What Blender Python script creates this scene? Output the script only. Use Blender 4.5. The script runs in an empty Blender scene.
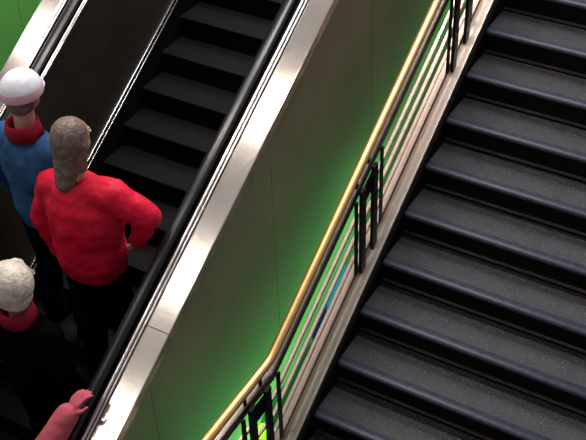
import bpy, bmesh, math, random
from mathutils import Vector, Matrix, Quaternion
random.seed(4)
C = bpy.context.scene.collection
SC = bpy.context.scene
T = 0.57939            # rise over run of the whole flight
def S(x, y, h): return Vector((x, y, T*y + h))

# ------------------------------------------------------------------ materials
def mat(name, col, rough=0.5, metal=0.0, spec=0.5, noise=None, bump=None, brush=None, coat=0.0, speck=None):
    m = bpy.data.materials.new(name); m.use_nodes = True
    nt = m.node_tree; N = nt.nodes; L = nt.links
    b = N['Principled BSDF']
    b.inputs['Base Color'].default_value = (*col, 1)
    b.inputs['Roughness'].default_value = rough
    b.inputs['Metallic'].default_value = metal
    b.inputs['Specular IOR Level'].default_value = spec
    b.inputs['Coat Weight'].default_value = coat
    b.inputs['Coat Roughness'].default_value = 0.12
    tc = N.new('ShaderNodeTexCoord')
    last = None
    if noise:
        sc, amt = noise
        n = N.new('ShaderNodeTexNoise'); n.inputs['Scale'].default_value = sc; n.inputs['Detail'].default_value = 4
        L.new(tc.outputs['Object'], n.inputs['Vector'])
        r = N.new('ShaderNodeValToRGB')
        r.color_ramp.elements[0].position = 0.3; r.color_ramp.elements[1].position = 0.7
        r.color_ramp.elements[0].color = (*[c*(1-amt) for c in col], 1)
        r.color_ramp.elements[1].color = (*[min(1, c*(1+amt)) for c in col], 1)
        L.new(n.outputs['Fac'], r.inputs['Fac']); last = r.outputs['Color']
    if speck:
        sc, lo, hi, scol = speck
        n = N.new('ShaderNodeTexNoise'); n.inputs['Scale'].default_value = sc; n.inputs['Detail'].default_value = 2
        L.new(tc.outputs['Object'], n.inputs['Vector'])
        r = N.new('ShaderNodeMapRange'); r.inputs['From Min'].default_value = lo; r.inputs['From Max'].default_value = hi
        L.new(n.outputs['Fac'], r.inputs['Value'])
        mx = N.new('ShaderNodeMix'); mx.data_type = 'RGBA'
        L.new(r.outputs['Result'], mx.inputs['Factor'])
        if last: L.new(last, mx.inputs['A'])
        else: mx.inputs['A'].default_value = (*col, 1)
        mx.inputs['B'].default_value = (*scol, 1)
        last = mx.outputs['Result']
    if last: L.new(last, b.inputs['Base Color'])
    if brush:
        mp = N.new('ShaderNodeMapping'); mp.inputs['Scale'].default_value = brush
        L.new(tc.outputs['Object'], mp.inputs['Vector'])
        n = N.new('ShaderNodeTexNoise'); n.inputs['Scale'].default_value = 1; n.inputs['Detail'].default_value = 3
        L.new(mp.outputs['Vector'], n.inputs['Vector'])
        r = N.new('ShaderNodeMapRange'); r.inputs['To Min'].default_value = max(0.02, rough-0.08); r.inputs['To Max'].default_value = rough+0.08
        L.new(n.outputs['Fac'], r.inputs['Value']); L.new(r.outputs['Result'], b.inputs['Roughness'])
        bp = N.new('ShaderNodeBump'); bp.inputs['Strength'].default_value = 0.04; bp.inputs['Distance'].default_value = 0.002
        L.new(n.outputs['Fac'], bp.inputs['Height']); L.new(bp.outputs['Normal'], b.inputs['Normal'])
    if bump:
        sc, st = bump
        n = N.new('ShaderNodeTexNoise'); n.inputs['Scale'].default_value = sc; n.inputs['Detail'].default_value = 3
        L.new(tc.outputs['Object'], n.inputs['Vector'])
        bp = N.new('ShaderNodeBump'); bp.inputs['Strength'].default_value = st; bp.inputs['Distance'].default_value = 0.01
        L.new(n.outputs['Fac'], bp.inputs['Height']); L.new(bp.outputs['Normal'], b.inputs['Normal'])
    return m

M = {}
M['deck']   = mat('brushed_steel_deck', (.62,.56,.50), .15, 1, noise=(5,.05))
M['trim']   = mat('polished_trim', (.62,.58,.57), .27, 1, noise=(9,.05))
M['stringer'] = mat('brushed_steel_stringer', (.74,.64,.58), .37, 1, noise=(6,.04))
M['bar']    = mat('satin_steel_bar', (.68,.53,.46), .38, 1, noise=(30,.08))
M['rail_dark'] = mat('dark_rail_steel', (.26,.22,.20), .38, 1, noise=(20,.1))
M['post']   = mat('black_post', (.006,.006,.006), .5, 0, .25, noise=(40,.3))
M['brass']  = mat('worn_brass', (.90,.53,.22), .46, 1, noise=(14,.10))
M['rubber'] = mat('black_rubber', (.006,.006,.006), .28, 0, .35, noise=(12,.2))
M['panel']  = mat('dark_bronze_panel', (.030,.023,.016), .45, 0, .25, noise=(6,.15))
M['black']  = mat('matt_black', (.003,.003,.003), .8, 0, .1, noise=(20,.3))
M['esc_tread'] = mat('escalator_tread', (.0030,.0028,.0029), .75, 0, .10, noise=(14,.2))
M['tread']  = mat('stair_rubber', (.018,.018,.022), .6, 0, .3, noise=(9,.25), speck=(110,.60,.74,(.12,.12,.11)))
M['nosing'] = mat('stair_nosing_sheen', (.030,.034,.052), .5, 0, .35, noise=(25,.3), speck=(120,.68,.8,(.16,.16,.18)))  # lighter bluish base colour paints in the highlight along the step edge
M['riser']  = mat('stair_riser_shaded', (.004,.0035,.003), .8, 0, .12, noise=(25,.3))  # near-black base colour carries the shade of the unlit risers
M['cove']   = mat('stair_cove', (.035,.022,.014), .6, 0, .25, noise=(30,.45))
M['wall']   = mat('bronze_laminate', (.175,.142,.098), .62, 0, .15, noise=(2.2,.12))
M['green']  = mat('green_wall_paint', (.13,.44,.09), .5, 0, .4, noise=(3,.06))
M['seam']   = mat('dark_seam', (.02,.03,.015), .7, 0, .2, noise=(8,.1))
M['floor']  = mat('dark_floor', (.02,.02,.02), .6, 0, .3, noise=(6,.2))
M['teal']   = mat('teal_panel', (.01,.22,.80), .4, 0, .4, noise=(9,.1))
M['navy']   = mat('navy_panel', (.003,.006,.12), .4, 0, .4, noise=(9,.1))
M['pale']   = mat('pale_cyan', (.6,.85,.85), .4, 0, .4, noise=(9,.05))
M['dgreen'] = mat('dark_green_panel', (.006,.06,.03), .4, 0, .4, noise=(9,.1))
M['lime']   = mat('standin_lime_panel', (.95,.75,.02), .4, 0, .4, noise=(9,.05))
M['skin']   = mat('skin', (.42,.24,.17), .5, 0, .4, noise=(18,.08))
M['red']    = mat('red_padded_fabric', (.50,.003,.026), .6, 0, .2, noise=(7,.18), bump=(26,.35))
M['darkred'] = mat('dark_red_cloth', (.20,.008,.02), .8, 0, .1, noise=(12,.2))
M['denim']  = mat('blue_denim', (.018,.060,.15), .8, 0, .2, noise=(9,.35), bump=(40,.3))
M['navycloth'] = mat('navy_cloth', (.0016,.0024,.007), .95, 0, .03, noise=(9,.2))
M['blackcloth'] = mat('black_cloth', (.0012,.0012,.0016), .95, 0, .02, noise=(9,.2))
M['white']  = mat('white_cotton', (.62,.60,.66), .8, 0, .2, noise=(16,.12), bump=(40,.2))
M['hair']   = mat('grey_brown_hair', (.135,.095,.075), .5, 0, .35, noise=(30,.45), bump=(60,.6))
M['whitehair'] = mat('grey_white_hair', (.52,.46,.39), .55, 0, .3, noise=(28,.30), bump=(55,.6))
M['pink']   = mat('pink_cloth', (.42,.075,.105), .75, 0, .2, noise=(12,.15), bump=(30,.3))
M['eye']    = mat('eye_white', (.7,.7,.7), .3, 0, .4, noise=(5,.02))

# ------------------------------------------------------------------ mesh helpers
def link(name, bm, m, parent=None, smooth=False, bevel=0):
    bmesh.ops.recalc_face_normals(bm, faces=bm.faces)
    me = bpy.data.meshes.new(name); bm.to_mesh(me); bm.free()
    for mm in (m if isinstance(m, list) else [m]): me.materials.append(mm)
    if smooth: me.polygons.foreach_set('use_smooth', [True]*len(me.polygons))
    o = bpy.data.objects.new(name, me); C.objects.link(o)
    if parent: o.parent = parent
    if bevel:
        b = o.modifiers.new('bevel', 'BEVEL'); b.width = bevel; b.segments = 2; b.limit_method = 'ANGLE'
    return o
def thing(name, label, cat, group=None, loc=(0,0,0)):
    o = bpy.data.objects.new(name, None); C.objects.link(o); o.location = loc; o.empty_display_size = .1
    o['label'] = label; o['category'] = cat
    if group: o['group'] = group
    return o
def struct(o): o['kind'] = 'structure'; return o
def loft(bm, rings, cap=True):
    rv = [[bm.verts.new(p) for p in r] for r in rings]
    n = len(rv[0])
    for a, b in zip(rv, rv[1:]):
        for i in range(n): bm.faces.new((a[i], a[(i+1) % n], b[(i+1) % n], b[i]))
    if cap: bm.faces.new(rv[0][::-1]); bm.faces.new(rv[-1])
    return rv
def slope_prism(bm, prof, y0, y1):           # prof: (x, h) polygon carried along the slope
    loft(bm, [[S(x, y, h) for x, h in prof] for y in (y0, y1)])
def path_prism(bm, prof, path):              # prof: (x, dz) polygon carried along a path of (y, z)
    loft(bm, [[Vector((x, y, z + d)) for x, d in prof] for y, z in path])
def box(bm, x0, x1, y0, y1, z0, z1):
    loft(bm, [[Vector((x, y, z)) for x, y in ((x0,y0),(x1,y0),(x1,y1),(x0,y1))] for z in (z0, z1)])
def rect(x0, x1, h0, h1): return [(x0,h0),(x1,h0),(x1,h1),(x0,h1)]
def oval(cx, ch, rx, rh, n=16): return [(cx+rx*math.cos(2*math.pi*i/n), ch+rh*math.sin(2*math.pi*i/n)) for i in range(n)]
def rrect(x0, x1, h0, h1, r, k=4):
    out = []
    for cx, ch, a0 in ((x1-r,h1-r,0),(x0+r,h1-r,90),(x0+r,h0+r,180),(x1-r,h0+r,270)):
        for i in range(k+1):
            a = math.radians(a0+90*i/k); out.append((cx+r*math.cos(a), ch+r*math.sin(a)))
    return out
def tube(bm, pts, r, n=14):
    pts = [Vector(p) for p in pts]; rings = []
    for i, p in enumerate(pts):
        d = ((pts[i]-pts[i-1]).normalized() if i else Vector((0,0,0))) + ((pts[i+1]-pts[i]).normalized() if i < len(pts)-1 else Vector((0,0,0)))
        d.normalize(); u = d.cross(Vector((1,0,0))).normalized(); w = d.cross(u).normalized()
        rings.append([p + r*(math.cos(2*math.pi*k/n)*u + math.sin(2*math.pi*k/n)*w) for k in range(n)])
    loft(bm, rings)

# ------------------------------------------------------------------ staircase
RUN, RISE = .29, T*.29
M0, M1 = -4, 13
XL, XR = .018, 3.2
stairs = thing('staircase', 'wide dark stone-grey staircase with rounded step edges and painted bluish highlights right of the railing', 'staircase')
def yz_prism(bm, prof, x0, x1, taper=0):
    loft(bm, [[Vector((x, y, z)) for y, z in prof] for x in (x0, x1)])
proto = None
for m in range(M0, M1+1):
    if proto is None:
        bm = bmesh.new()           # tread slab, local origin at the nosing
        prof = [(.060,0),(.30,-.004),(.30,-.040),(.060,-.040)]
        yz_prism(bm, prof, XL, XR)
        st = link('step', bm, M['tread'], stairs, bevel=.004)
        bm = bmesh.new()           # rounded nosing, its left end dropping like a worn corner
        prof = []
        for i in range(9):
            a = math.radians(90 + 180*i/8*0.78); prof.append((.018+.018*math.cos(a), -.018+.018*math.sin(a)))
        prof = [(.061,0)] + prof + [(.016,-.036),(.061,-.036)]
        rings = []
        for x, k in ((XL, .86), (XL+.015, .95), (XL+.05, 1), (XR, 1)):
            rings.append([Vector((x, .061-(.061-y)*k, z*k-(1-k)*.05)) for y, z in prof])
        loft(bm, rings)
        no = link('nosing', bm, M['nosing'], st, smooth=True)
        bm = bmesh.new()
        yz_prism(bm, [(.014,-.034),(.05,-.034),(.05,-RISE-.03),(.034,-RISE-.03)], XL, XR)
        ri = link('riser', bm, M['riser'], st)
        bm = bmesh.new()
        yz_prism(bm, [(.034,-RISE+.016),(.028,-RISE+.016),(.018,-RISE+.008),(.014,-RISE+.0005),(.034,-RISE-.002)], XL, XR)
        co = link('cove_strip', bm, M['cove'], st, bevel=.003)
        proto = (st, no, ri, co); cur = st
    else:
        cur = proto[0].copy(); C.objects.link(cur); cur.parent = stairs
        for ch in proto[1:]:
            c = ch.copy(); C.objects.link(c); c.parent = cur
    cur.location = (0, RUN*m, RISE*m)
# stringer, and the dark skirt board between stringer and step ends
YB = -1.386                      # where the railing turns level
bm = bmesh.new(); slope_prism(bm, rrect(-.082, 0, -.26, .045, .006, 2), -1.62, 4.0)
link('stringer', bm, M['stringer'], stairs)
bm = bmesh.new(); slope_prism(bm, rect(.0, XL, -.26, .006), -1.62, 4.0)
link('skirt_board', bm, M['black'], stairs)
bm = bmesh.new(); slope_prism(bm, rect(XL, XR, -.34, -.26), -1.1, 4.0)
link('soffit', bm, M['black'], stairs)
bm = bmesh.new(); box(bm, -.15, 3.4, -5.2, RUN*(M0)+.05, -.99, RISE*(M0-1))
struct(link('landing', bm, M['tread']))

# ------------------------------------------------------------------ railing
rail = thing('stair_railing', 'railing with golden handrail, grey sloping bars and black posts along the stairs', 'railing')
ZB = T*YB
YL, YU = -3.4, 3.9
def railpath(h): return [(YL, ZB+h), (YB, ZB+h), (YU, T*YU+h)]
bm = bmesh.new()
pts = [(-.10, YL, ZB+.755), (-.10, YB-.06, ZB+.755)]
for t in (0, .25, .5, .75, 1):
    a = Vector((-.10, YB-.06, ZB+.755)); c = Vector((-.10, YB, ZB+.755)); b = Vector((-.10, YB+.05, ZB+.755+.05*T))
    pts.append((1-t)**2*a + 2*t*(1-t)*c + t*t*b) if t else None
pts.append((-.10, YU, T*YU+.755)); tube(bm, pts, .0265)
link('handrail', bm, M['brass'], rail, smooth=True)
bm = bmesh.new(); path_prism(bm, rrect(-.125, -.085, .60, .665, .006, 2), railpath(0)); link('top_rail', bm, M['rail_dark'], rail)
for h in (.455, .315, .175):
    bm = bmesh.new(); path_prism(bm, rrect(-.113, -.088, h-.016, h+.004, .004, 2), railpath(0)); link('bar', bm, M['bar'], rail)
bm = bmesh.new(); path_prism(bm, rrect(-.150, -.086, -.03, .058, .005, 2), [(-1.62, T*-1.62), (YU, T*YU)]); link('bottom_rail', bm, M['bar'], rail)
def zslope(y, h): return (ZB if y < YB else T*y) + h
def post(x, y, w, d, h0, h1, floor=False):
    bm = bmesh.new()
    z0 = (-.84 if (floor and y < YB) else T*y + h0)
    box(bm, x-d/2, x+d/2, y-w/2, y+w/2, z0, zslope(y, h1))
    return bm
for (ta, ma, mb, tb) in ((-1.71,-1.655,-1.50,-1.35), (-.43,-.395,-.25,-.11), (.81,.845,1.03,1.14), (2.05,2.10,2.27,2.38), (3.3,3.35,3.52,3.63)):
    low = ta < -1
    link('thin_post', post(-.082, ta, .030, .010, .052, .60, low), M['post'], rail)
    link('thin_post', post(-.082, tb, .030, .010, .052, .60), M['post'], rail)
    bm = bmesh.new(); path_prism(bm, rect(-.080,-.072,.48,.605), [(ma, zslope(ma,0)), (mb, zslope(mb,0))]); link('filler_plate', bm, M['post'], rail)
    for y in (ma, mb):
        p = link('main_post', post(-.058, y, .052, .020, .040, .66, low), M['post'], rail)
        bm = bmesh.new(); tube(bm, [(-.10, y, zslope(y,.63)), (-.10, y, zslope(y,.745))], .011, 10)
        link('bracket', bm, M['post'], p, smooth=True)
link('main_post', post(-.058, -2.8, .052, .020, .04, .66, True), M['post'], rail)

# ------------------------------------------------------------------ escalator
G = -.45                          # outer face of the escalator side
HD = 1.35                         # deck height above the stair line
XLp = -1.93                       # left inner balustrade face
esc = thing('escalator', 'escalator with steel decks, black handrails and dark steps carrying the people', 'escalator')
Y0, Y1 = -4.2, 2.4
XRp = G-.305
def lining(side):
    # builds one balustrade from outer edge (d=0) to inner face (d=.305)
    if side > 0: X = lambda d: G - d
    else: X = lambda d: XLp - .305 + d
    def pr(d0, d1, h0, h1, r=0):
        a, b = sorted((X(d0), X(d1)))
        return rrect(a, b, h0, h1, r, 3) if r else rect(a, b, h0, h1)
    # the deck in two plates with a hairline joint
    for ya, yb in ((Y0, -1.772), (-1.768, Y1)):
        bm = bmesh.new(); slope_prism(bm, pr(-.004, .137, HD-.07, HD, .006), ya, yb); link('deck_plate', bm, M['deck'], esc)
    bm = bmesh.new(); slope_prism(bm, pr(.141, .152, HD-.07, HD+.010, .004), Y0, Y1)
    slope_prism(bm, pr(.157, .178, HD-.07, HD+.018, .008), Y0, Y1); link('outer_trim', bm, M['trim'], esc, smooth=True)
    bm = bmesh.new(); slope_prism(bm, pr(.181, .278, HD-.10, HD-.012), Y0, Y1); link('handrail_guide', bm, M['black'], esc)
    bm = bmesh.new(); slope_prism(bm, oval(X(.235), HD+.016, .035, .024, 20), Y0, Y1); link('handrail', bm, M['rubber'], esc, smooth=True)
    if side < 0:
     bm = bmesh.new(); slope_prism(bm, pr(.280, .294, HD-.05, HD+.012, .005), Y0, Y1)
     slope_prism(bm, pr(.298, .304, HD-.05, HD+.006, .002), Y0, Y1); link('inner_trim', bm, M['trim'], esc, smooth=True)
    bm = bmesh.new(); slope_prism(bm, pr(.285, .301, .48, HD-.05), Y0, Y1); link('balustrade_panel', bm, M['panel'], esc)
    bm = bmesh.new(); slope_prism(bm, pr(.290, .310, .405, .430, .006), Y0, Y1)
    slope_prism(bm, pr(.290, .314, .455, .480, .006), Y0, Y1); link('skirt_trim', bm, M['trim'], esc, smooth=True)
    bm = bmesh.new(); slope_prism(bm, pr(.285, .303, .0, .46), Y0, Y1); link('skirt_panel', bm, M['black'], esc)
lining(1); lining(-1)
ER, EZ = .246, .246*T
HS = .33                          # step nosing line above the stair line
sp = None
ks = list(range(int(Y0/ER)+1, int(Y1/ER)-1))
for k in ks:
    if sp is None:
        bm = bmesh.new()
        loft(bm, [[Vector((x,y,z)) for y, z in ((.004,0),(.24,0),(.24,-.04),(.02,-.04),(.006,-.02))] for x in (XLp+.02, XRp-.02)])
        st = link('step', bm, M['esc_tread'], esc, bevel=.004)
        bm = bmesh.new()
        loft(bm, [[Vector((x,y,z)) for y, z in ((.016,-.018),(.036,-.04),(.036,-EZ-.03),(.026,-EZ-.03))] for x in (XLp+.02, XRp-.02)])
        rs = link('riser', bm, M['black'], st); sp = (st, rs); cur = st
    else:
        cur = sp[0].copy(); C.objects.link(cur); cur.parent = esc
        c = sp[1].copy(); C.objects.link(c); c.parent = cur
    cur.location = (0, ER*k, EZ*k+HS)
def step_z(y): return EZ*math.floor(y/ER) + HS
bm = bmesh.new(); slope_prism(bm, rect(XLp-.30, G-.022, -.2, -.1), Y0, Y1); link('truss', bm, M['black'], esc)

# ------------------------------------------------------------------ walls, floor
bm = bmesh.new()
zf = -3.3
def wall_poly(bm, x0, x1, y0, y1, htop):
    loft(bm, [[Vector((x,y0,zf)), Vector((x,y1,zf)), Vector((x,y1,T*y1+htop)), Vector((x,y0,T*y0+htop))] for x in (x0,x1)])
seams = [-3.195, -1.97, -.735, .477, 1.70]
for a, b in zip([Y0]+seams, seams+[Y1]): wall_poly(bm, G-.018, G, a+.002, b-.002, HD-.070)
wall_poly(bm, G-.021, G-.010, Y0, Y1, HD-.075)
struct(link('wall_center', bm, M['wall']))
XW = -3.10
bm = bmesh.new()
for k in range(-5, 3):
    y = .20 + 1.22*k
    wall_poly(bm, XW-.05, XW, y+.002, y+1.218, 1.30)
wall_poly(bm, XW-.055, XW-.006, -5.9, 3.8, 1.29)
struct(link('wall_left', bm, M['green']))
bm = bmesh.new(); box(bm, -14, 10, -12, 14, zf-.1, zf)
struct(link('floor', bm, M['floor']))

# ------------------------------------------------------------------ people
def capsule(bm, p0, r0, p1, r1, n=14, k=5):
    p0, p1 = Vector(p0), Vector(p1); d = (p1-p0); L = d.length or 1e-6; d = d/L
    u = d.orthogonal().normalized(); w = d.cross(u)
    rings = []
    for i in range(k):
        a = math.radians(-88 + 88*i/(k-1)); rings.append((p0 + d*(r0*math.sin(a)), r0*math.cos(a)))
    for i in range(k):
        a = math.radians(88*i/(k-1)); rings.append((p1 + d*(r1*math.sin(a)), r1*math.cos(a)))
    loft(bm, [[c + r*(math.cos(2*math.pi*j/n)*u + math.sin(2*math.pi*j/n)*w) for j in range(n)] for c, r in rings])
def ellipsoid(bm, c, r, n=18, k=12):
    c = Vector(c); rings = []
    for i in range(k+1):
        a = math.radians(-88 + 176*i/k)
        rings.append([c + Vector((r[0]*math.cos(a)*math.cos(2*math.pi*j/n), r[1]*math.cos(a)*math.sin(2*math.pi*j/n), r[2]*math.sin(a))) for j in range(n)])
    loft(bm, rings)
def torso(bm, rows, n=20):       # rows: centre, rx, ry
    loft(bm, [[Vector(c) + Vector((rx*math.cos(2*math.pi*j/n), ry*math.sin(2*math.pi*j/n), 0)) for j in range(n)] for c, rx, ry in rows])
def fuse(name, bm, m, parent, voxel=.012, smooth=6, wrinkle=0):
    """one continuous surface out of overlapping volumes"""
    bmesh.ops.recalc_face_normals(bm, faces=bm.faces)
    me = bpy.data.meshes.new(name); bm.to_mesh(me); bm.free()
    t = bpy.data.objects.new(name, me); C.objects.link(t)
    r = t.modifiers.new('r', 'REMESH'); r.mode = 'VOXEL'; r.voxel_size = voxel
    s = t.modifiers.new('s', 'SMOOTH'); s.iterations = smooth; s.factor = .5
    if wrinkle:
        tx = bpy.data.textures.new('folds', 'CLOUDS'); tx.noise_scale = .09
        d = t.modifiers.new('d', 'DISPLACE'); d.texture = tx; d.strength = wrinkle; d.mid_level = .5
    dg = bpy.context.evaluated_depsgraph_get()
    nm = bpy.data.meshes.new_from_object(t.evaluated_get(dg))
    bpy.data.objects.remove(t); nm.name = name; nm.materials.clear(); nm.materials.append(m)
    nm.polygons.foreach_set('use_smooth', [True]*len(nm.polygons))
    o = bpy.data.objects.new(name, nm); C.objects.link(o); o.parent = parent
    return o
def hand(bm, w, d, up, side):
    """palm, four curled fingers and a thumb; w wrist, d direction, up back of the hand, side thumb side"""
    w, d, up, side = Vector(w), Vector(d).normalized(), Vector(up).normalized(), Vector(side).normalized()
    for s in (-.027, -.009, .009, .027):
        capsule(bm, w, .020, w + d*.075 + side*s, .013, 10, 4)
    for s, L in ((-.031,.060),(-.011,.074),(.010,.080),(.030,.070)):
        a = w + d*.085 + side*s; b = a + d*L*.5 - up*.012; c = b + d*L*.32 - up*L*.45
        capsule(bm, a, .0105, b, .0095, 9, 4); capsule(bm, b, .0095, c, .0075, 9, 4)
    a = w + d*.025 + side*.028; b = a + d*.032 + side*.030 - up*.008; c = b + d*.032 + side*.004 - up*.012
    capsule(bm, a, .014, b, .011, 9, 4); capsule(bm, b, .011, c, .008, 9, 4)

def person(label, loc, j, top_mat, leg_mat, hair, top_name='jacket', puff=1.0, width=1.0, collar=None, gloves=None, wrinkle=.012, group=None):
    """loc = point between the feet; j = joints in local metres (x right, y the way the person faces, z up)"""
    p = thing('person', label, 'person', group, loc)
    H = Vector(j['head']); neck = Vector(j['neck']); hip = Vector(j['hip'])
    SR, SL = Vector(j['sr']), Vector(j['sl']); ch = (SR+SL)/2; fy = Vector((0,1,0))
    hd = Vector((H.x, H.y, H.z))
    # ---- body
    bm = bmesh.new()
    ellipsoid(bm, hd+Vector((0,-.005,.015)), (.076,.094,.098)); ellipsoid(bm, hd+Vector((0,.030,-.045)), (.056,.062,.066))
    capsule(bm, hd+Vector((0,.092,.012)), .009, hd+Vector((0,.112,-.020)), .014, 10, 4)          # nose
    for s in (-1, 1):
        ellipsoid(bm, hd+Vector((s*.078,.000,-.008)), (.010,.018,.030), 10, 8)                    # ears
        capsule(bm, hd+Vector((s*.018,.086,.026)), .008, hd+Vector((s*.045,.078,.026)), .007, 8, 4)   # brows
    capsule(bm, hd+Vector((-.018,.088,-.052)), .007, hd+Vector((.018,.088,-.052)), .007, 8, 4)     # mouth
    capsule(bm, hd+Vector((0,-.02,-.05)), .056, neck, .058)
    torso(bm, [(hip+Vector((0,0,-.10)),.15,.10),(hip,.165,.115),((hip+ch)/2+Vector((0,0,-.02)),.135,.10),(ch+Vector((0,0,-.10)),.165,.11),(ch,.15,.09),(ch+Vector((0,0,.05)),.08,.06)])
    for s, sh, el, wr in ((1,SR,'er','wr'),(-1,SL,'el','wl')):
        e, w = Vector(j[el]), Vector(j[wr])
        capsule(bm, ch, .07, sh, .058); capsule(bm, sh, .052, e, .040); capsule(bm, e, .040, w, .027)
        dd = (w-e).normalized(); up = Vector(j.get('up'+el[1], (s*.9, -.3, .2)))
        up = (up - dd*up.dot(dd)).normalized(); sd = dd.cross(up)*s
        if not gloves: hand(bm, w, dd, up, sd)
    for s in (-1, 1):
        k, f = Vector(j['kr' if s > 0 else 'kl']), Vector(j['fr' if s > 0 else 'fl'])
        hh = hip + Vector((s*.085,0,-.06))
        capsule(bm, hh, .085, k, .055); capsule(bm, k, .055, f+Vector((0,0,.09)), .036)
        capsule(bm, f+Vector((0,-.01,.06)), .036, f+Vector((0,.14,.035)), .028)
    body = fuse('body', bm, M['skin'], p, .0075, 3)
    # eyes
    for s in (-1, 1):
        bm = bmesh.new(); ellipsoid(bm, hd+Vector((s*.032,.083,.008)), (.013,.009,.009), 10, 8); e = link('eye', bm, M['eye'], p, smooth=True)
        bm = bmesh.new(); ellipsoid(bm, hd+Vector((s*.032,.0895,.007)), (.005,.004,.0055), 8, 6); link('pupil', bm, M['black'], e, smooth=True)
    # ---- top
    bm = bmesh.new(); q = puff; W = width
    torso(bm, [(hip+Vector((0,0,-.14)),.150*W*q,.125*q),(hip+Vector((0,0,-.02)),.185*W*q,.150*q),(hip+Vector((0,0,.12)),.180*W*q,.148*q),
               (ch+Vector((0,0,-.17)),.195*W*q,.152*q),(ch+Vector((0,-.005,-.06)),.190*W*q,.138*q),(ch+Vector((0,0,.02)),.150*W*q,.112*q),(ch+Vector((0,0,.075)),.080,.080)])
    for sh, el, wr in ((SR,'er','wr'),(SL,'el','wl')):
        e, w = Vector(j[el]), Vector(j[wr])
        capsule(bm, ch, .085*q, sh, .080*q); capsule(bm, sh, .078*q, e, .066*q); capsule(bm, e, .064*q, w, .048*q)
    top = fuse(top_name, bm, M[top_mat], p, .011, 4, wrinkle)
    if collar:
        bm = bmesh.new()
        n = 22
        rings = []
        for dz, rx, ry, oy in ((-.05,.100,.100,-.01),(.00,.096,.098,-.02),(.035,.088,.092,-.02),(.045,.080,.082,-.018),(.02,.074,.076,-.015),(-.04,.072,.074,-.01)):
            rings.append([neck + Vector((rx*math.cos(2*math.pi*i/n), oy+ry*math.sin(2*math.pi*i/n), dz+.02)) for i in range(n)])
        loft(bm, rings, cap=True); link('collar', bm, M[collar], top, smooth=True)
    # ---- trousers, shoes
    bm = bmesh.new()
    torso(bm, [(hip+Vector((0,0,-.16)),.150,.115),(hip+Vector((0,0,-.06)),.172,.128),(hip+Vector((0,0,.03)),.150,.115)])
    for s in (-1, 1):
        k, f = Vector(j['kr' if s > 0 else 'kl']), Vector(j['fr' if s > 0 else 'fl'])
        capsule(bm, hip+Vector((s*.085,0,-.07)), .105, k, .078); capsule(bm, k, .078, f+Vector((0,-.005,.12)), .070)
    fuse('trousers', bm, M[leg_mat], p, .012, 4, .008)
    for s in (-1, 1):
        f = Vector(j['fr' if s > 0 else 'fl'])
        bm = bmesh.new()
        capsule(bm, f+Vector((0,-.03,.056)), .048, f+Vector((0,.15,.042)), .036); box(bm, f.x-.042, f.x+.042, f.y-.075, f.y+.175, f.z, f.z+.03)
        fuse('shoe', bm, M['blackcloth'], p, .010, 3)
    if gloves:
        for s, el, wr in ((1,'er','wr'),(-1,'el','wl')):
            e, w = Vector(j[el]), Vector(j[wr]); dd = (w-e).normalized()
            up = Vector(j.get('up'+el[1], (s*.9,-.3,.2))); up = (up - dd*up.dot(dd)).normalized()
            bm = bmesh.new(); hand(bm, w, dd, up, dd.cross(up)*s); capsule(bm, w-dd*.03, .036, w+dd*.02, .032)
            fuse('glove', bm, M[gloves], p, .0065, 2)
    # ---- hair or cap
    bm = bmesh.new()
    if hair == 'cap':
        n = 26; rings = []
        for i in range(9):
            a = math.radians(-8 + 96*i/8)
            rings.append([hd + Vector((.108*math.cos(a)*math.cos(2*math.pi*t/n), -.006+.122*math.cos(a)*math.sin(2*math.pi*t/n), .030+.115*math.sin(a))) for t in range(n)])
        loft(bm, rings)
        cap = link('cap', bm, M['white'], p, smooth=True)
        bm = bmesh.new()
        pts = []
        for k in (0, 1):
            ring = []
            for i in range(13):
                a = math.radians(20 + 140*i/12); ring.append((math.cos(a), math.sin(a)))
            pts.append(ring)
        outer = [hd + Vector((.098*c, .100*s+.045*max(0,s)**2, .030-.02*s)) for c, s in pts[0]]
        inner = [hd + Vector((.090*c, .095*s, .034)) for c, s in pts[0]]
        vo = [bm.verts.new(v) for v in outer]; vi = [bm.verts.new(v) for v in inner]
        vo2 = [bm.verts.new(v+Vector((0,0,-.006))) for v in outer]; vi2 = [bm.verts.new(v+Vector((0,0,-.006))) for v in inner]
        for i in range(12):
            bm.faces.new((vo[i],vo[i+1],vi[i+1],vi[i])); bm.faces.new((vo2[i],vi2[i],vi2[i+1],vo2[i+1])); bm.faces.new((vo[i],vo2[i],vo2[i+1],vo[i+1]))
        link('cap_brim', bm, M['white'], cap, smooth=True)
        bm = bmesh.new()
        rings = []
        for i in range(4):
            a = math.radians(-10 + 8*i)
            rings.append([hd + Vector((.1105*math.cos(a)*math.cos(2*math.pi*t/n), -.006+.1245*math.cos(a)*math.sin(2*math.pi*t/n), .030+.116*math.sin(a))) for t in range(n)])
        loft(bm, rings, cap=False); link('cap_band', bm, M['pinkband'], cap, smooth=True)
        bm = bmesh.new(); ellipsoid(bm, hd+Vector((0,-.030,-.030)), (.080,.080,.075)); fuse('hair', bm, M['hair'], p, .012, 3)
    elif hair == 'long':
        ellipsoid(bm, hd+Vector((0,-.032,.034)), (.093,.104,.106)); capsule(bm, hd+Vector((0,-.050,.0)), .088, hd+Vector((.0,-.062,-.12)), .070)
        for s in (-1, 1): capsule(bm, hd+Vector((s*.058,-.035,.0)), .046, hd+Vector((s*.056,-.045,-.13)), .034)
        capsule(bm, hd+Vector((-.01,-.075,-.10)), .066, hd+Vector((-.015,-.100,-.215)), .058)
        fuse('hair', bm, M['hair'], p, .010, 3, .010)
    elif hair == 'white':
        ellipsoid(bm, hd+Vector((0,-.042,.030)), (.118,.118,.120)); ellipsoid(bm, hd+Vector((0,-.045,-.040)), (.106,.094,.090))
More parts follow.
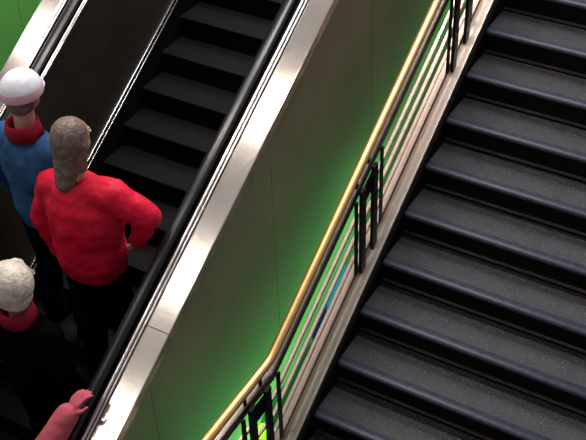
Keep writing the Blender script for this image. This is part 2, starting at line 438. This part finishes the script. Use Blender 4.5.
        for i in range(26):
            a = random.uniform(0, 6.28); b = random.uniform(-.3, 1.5)
            v = Vector((.088*math.cos(b)*math.cos(a), -.025+.098*math.cos(b)*math.sin(a), .02+.098*math.sin(b)))
            if v.y < .05 or v.z > .06: ellipsoid(bm, hd+v, (.030,.030,.026), 8, 6)
        fuse('hair', bm, M['whitehair'], p, .010, 2, .010)
    else:
        ellipsoid(bm, hd+Vector((0,-.032,.034)), (.088,.100,.100)); ellipsoid(bm, hd+Vector((0,-.045,-.035)), (.080,.070,.070))
        fuse('hair', bm, M[hair], p, .010, 3, .006)
    return p
M['pinkband'] = mat('faded_pink_band', (.60,.36,.42), .8, 0, .2, noise=(14,.1))

def std(z=1.50, lean=0.0):
    k = z/1.50
    j = dict(head=(0,.02+lean,1.50), neck=(0,-.01+lean,1.325), hip=(0,0,.90), sr=(.165,-.01+lean,1.235), sl=(-.165,-.01+lean,1.235),
             er=(.235,-.03+lean,1.00), el=(-.235,-.03+lean,1.00), wr=(.22,.08,.78), wl=(-.22,.08,.78),
             kr=(.10,.04,.48), kl=(-.10,.04,.48), fr=(.11,0,0), fl=(-.11,0,0))
    return {a: tuple(c*k for c in b) for a, b in j.items()}
def place(x, y, head_z):
    """feet on the tread under (x, y), the head's centre at head_z"""
    return (x, y, step_z(y)+.002), head_z - step_z(y)

loc, hz = place(-1.15, -1.49, 1.085)
j = std(hz)
sr = Vector(j['sr']) + Vector((.025,.01,.065)); j['sr'] = tuple(sr); sl = Vector(j['sl']) + Vector((.015,0,0)); j['sl'] = tuple(sl)
j['head'] = tuple(Vector(j['head']) + Vector((0,.01,.02)))
j['er'] = tuple(sr + Vector((.165,.06,-.12))); j['wr'] = tuple(Vector(j['er']) + Vector((-.12,.04,-.23)))
j['el'] = tuple(sl + Vector((-.09,-.02,-.24))); j['wl'] = tuple(Vector(j['el']) + Vector((.03,.03,-.25)))
person('person in a puffy red jacket seen from behind, with grey-brown hair', loc, j, 'red', 'blackcloth', 'long', puff=1.12, width=1.06, wrinkle=.022)

loc, hz = place(-1.57, -1.36, 1.175)
j = std(hz)
person('person in a white cap and blue denim jacket at the left edge', loc, j, 'denim', 'navycloth', 'cap', collar='darkred', puff=1.0)

loc, hz = place(-1.14, -2.065, .605)
j = std(hz)
person('person with fluffy grey-white hair and dark clothes, lower left behind the red jacket', loc, j, 'blackcloth', 'blackcloth', 'white', puff=.95, collar='darkred')

loc = (-1.12, -2.78, step_z(-2.78)+.002)
j = std(1.45)
hr = Vector((G-.225, -2.22, T*-2.22+HD+.075)) - Vector(loc)
sr = Vector(j['sr'])
w = hr + Vector((-.02,-.10,-.0)); j['wr'] = tuple(w)
j['er'] = tuple((sr+w)/2 + Vector((.05,-.03,-.07))); j['upr'] = (0,0,1)
person('person in pink at the bottom edge, hand resting on the black handrail', loc, j, 'pink', 'blackcloth', 'hair', puff=1.25, gloves='pink')

# ------------------------------------------------------------------ coloured panels standing in for unidentified things low beside the escalator
def wall_patch(bm, pts, t0, t1):
    loft(bm, [[Vector((G+t, y, T*y+h)) for y, h in pts] for t in (t0, t1)])
pan = thing('standin_panel', 'teal and navy stand-in for unidentified things glimpsed between the railing bars', 'panel')
def patch(name, pts, m, par, t=.006):
    bm = bmesh.new(); wall_patch(bm, pts, .0, t); return link(name, bm, M[m], par)
patch('backing', [(.123,-.788),(-.19,-.715),(-.229,-1.051),(.181,-1.115)], 'teal', pan)
patch('navy_area', [(-.150,-.755),(-.371,-.712),(-.300,-.985),(-.206,-.985)], 'navy', pan, .009)
patch('pale_corner', [(.166,-.96),(.093,-.951),(.136,-1.032),(.196,-1.04)], 'pale', pan, .009)
o = patch('standin_dark_panel', [(-.39,-.808),(-.724,-.68),(-1.00,-.55),(-1.116,-.634),(-.703,-1.331),(-.229,-1.161)], 'dgreen', None)
o['label'] = 'dark green stand-in for the unidentified dark area behind the lower railing posts'; o['category'] = 'panel'
o = patch('standin_lime_panel', [(-1.040,-.546),(-1.12,-.557),(-.988,-.797),(-.93,-.711)], 'lime', None, .012)
o['label'] = 'small bright lime-green stand-in for an unidentified thing between the lowest railing posts'; o['category'] = 'panel'

# ------------------------------------------------------------------ light
def area(name, loc, rot, sx, sy, power, col, spread=180):
    l = bpy.data.lights.new(name, 'AREA'); l.shape = 'RECTANGLE'; l.size = sx; l.size_y = sy; l.energy = power; l.color = col
    l.spread = math.radians(spread)
    o = bpy.data.objects.new(name, l); C.objects.link(o); o.location = loc; o.rotation_euler = rot; return o
for y, x0, x1, e in ((-5.5,-5.5,-2,45),(-3.5,-5.2,-1.2,60),(-1.45,-6.5,0,100),(.95,-5.0,1,380),(3.2,-5,1,200)):
    area('ceiling_tube_light', ((x0+x1)/2, y, 6), (0,0,0), x1-x0, .16, e, (1,.93,.86))
o = area('added_tread_light', (-.9, 4.4, 6.5), (0,0,0), 3, 2.5, 300, (.86,.92,1))  # added light without a fixture, brightens the treads and leaves risers dark
o.rotation_euler = (Vector((.9,-.3,0))-o.location).to_track_quat('-Z','Y').to_euler()
def gap_light(y0, y1, x, h, power, tilt, spread):
    L = math.hypot(y1-y0, T*(y1-y0)); ym = (y0+y1)/2
    o = area('green_gap_light', S(x, ym, h), (0,0,0), L, .05, power, (.18,1,.26), spread)
    ax = Vector((0,1,T)).normalized(); d = Vector((-math.cos(tilt), 0, math.sin(tilt))); d = (d - ax*d.dot(ax)).normalized()
    z = -d; yv = z.cross(ax)
    o.matrix_world = Matrix(((ax.x,yv.x,z.x,o.location.x),(ax.y,yv.y,z.y,o.location.y),(ax.z,yv.z,z.z,o.location.z),(0,0,0,1)))
    return o
gap_light(-3.2, -.9, -.175, -.50, 30, math.radians(12), 180)
gap_light(-.9, .6, -.175, -.53, 10, math.radians(4), 180)
gap_light(.6, 2.6, -.175, -.55, 5, math.radians(0), 180)

w = bpy.data.worlds.new('world'); SC.world = w; w.use_nodes = True
bg = w.node_tree.nodes['Background']; bg.inputs['Color'].default_value = (.95,.95,1,1); bg.inputs['Strength'].default_value = .28

# ------------------------------------------------------------------ camera
cam = bpy.data.cameras.new('camera'); co = bpy.data.objects.new('camera', cam); C.objects.link(co)
cam.sensor_fit = 'HORIZONTAL'; cam.sensor_width = 36; cam.lens = 1097.008/586*36
r = Vector((.86489843,.50086804,-.03289235)); u = Vector((-.3006434,.56939636,.76511524)); f = Vector((-.40195056,.6518581,-.6430527))
co.matrix_world = Matrix(((r.x,u.x,-f.x,2.14536442),(r.y,u.y,-f.y,-4.73637728),(r.z,u.z,-f.z,4.30649604),(0,0,0,1)))
cam.clip_start = .05
SC.camera = co
SC.view_settings.view_transform = 'Standard'
SC.view_settings.look = 'None'
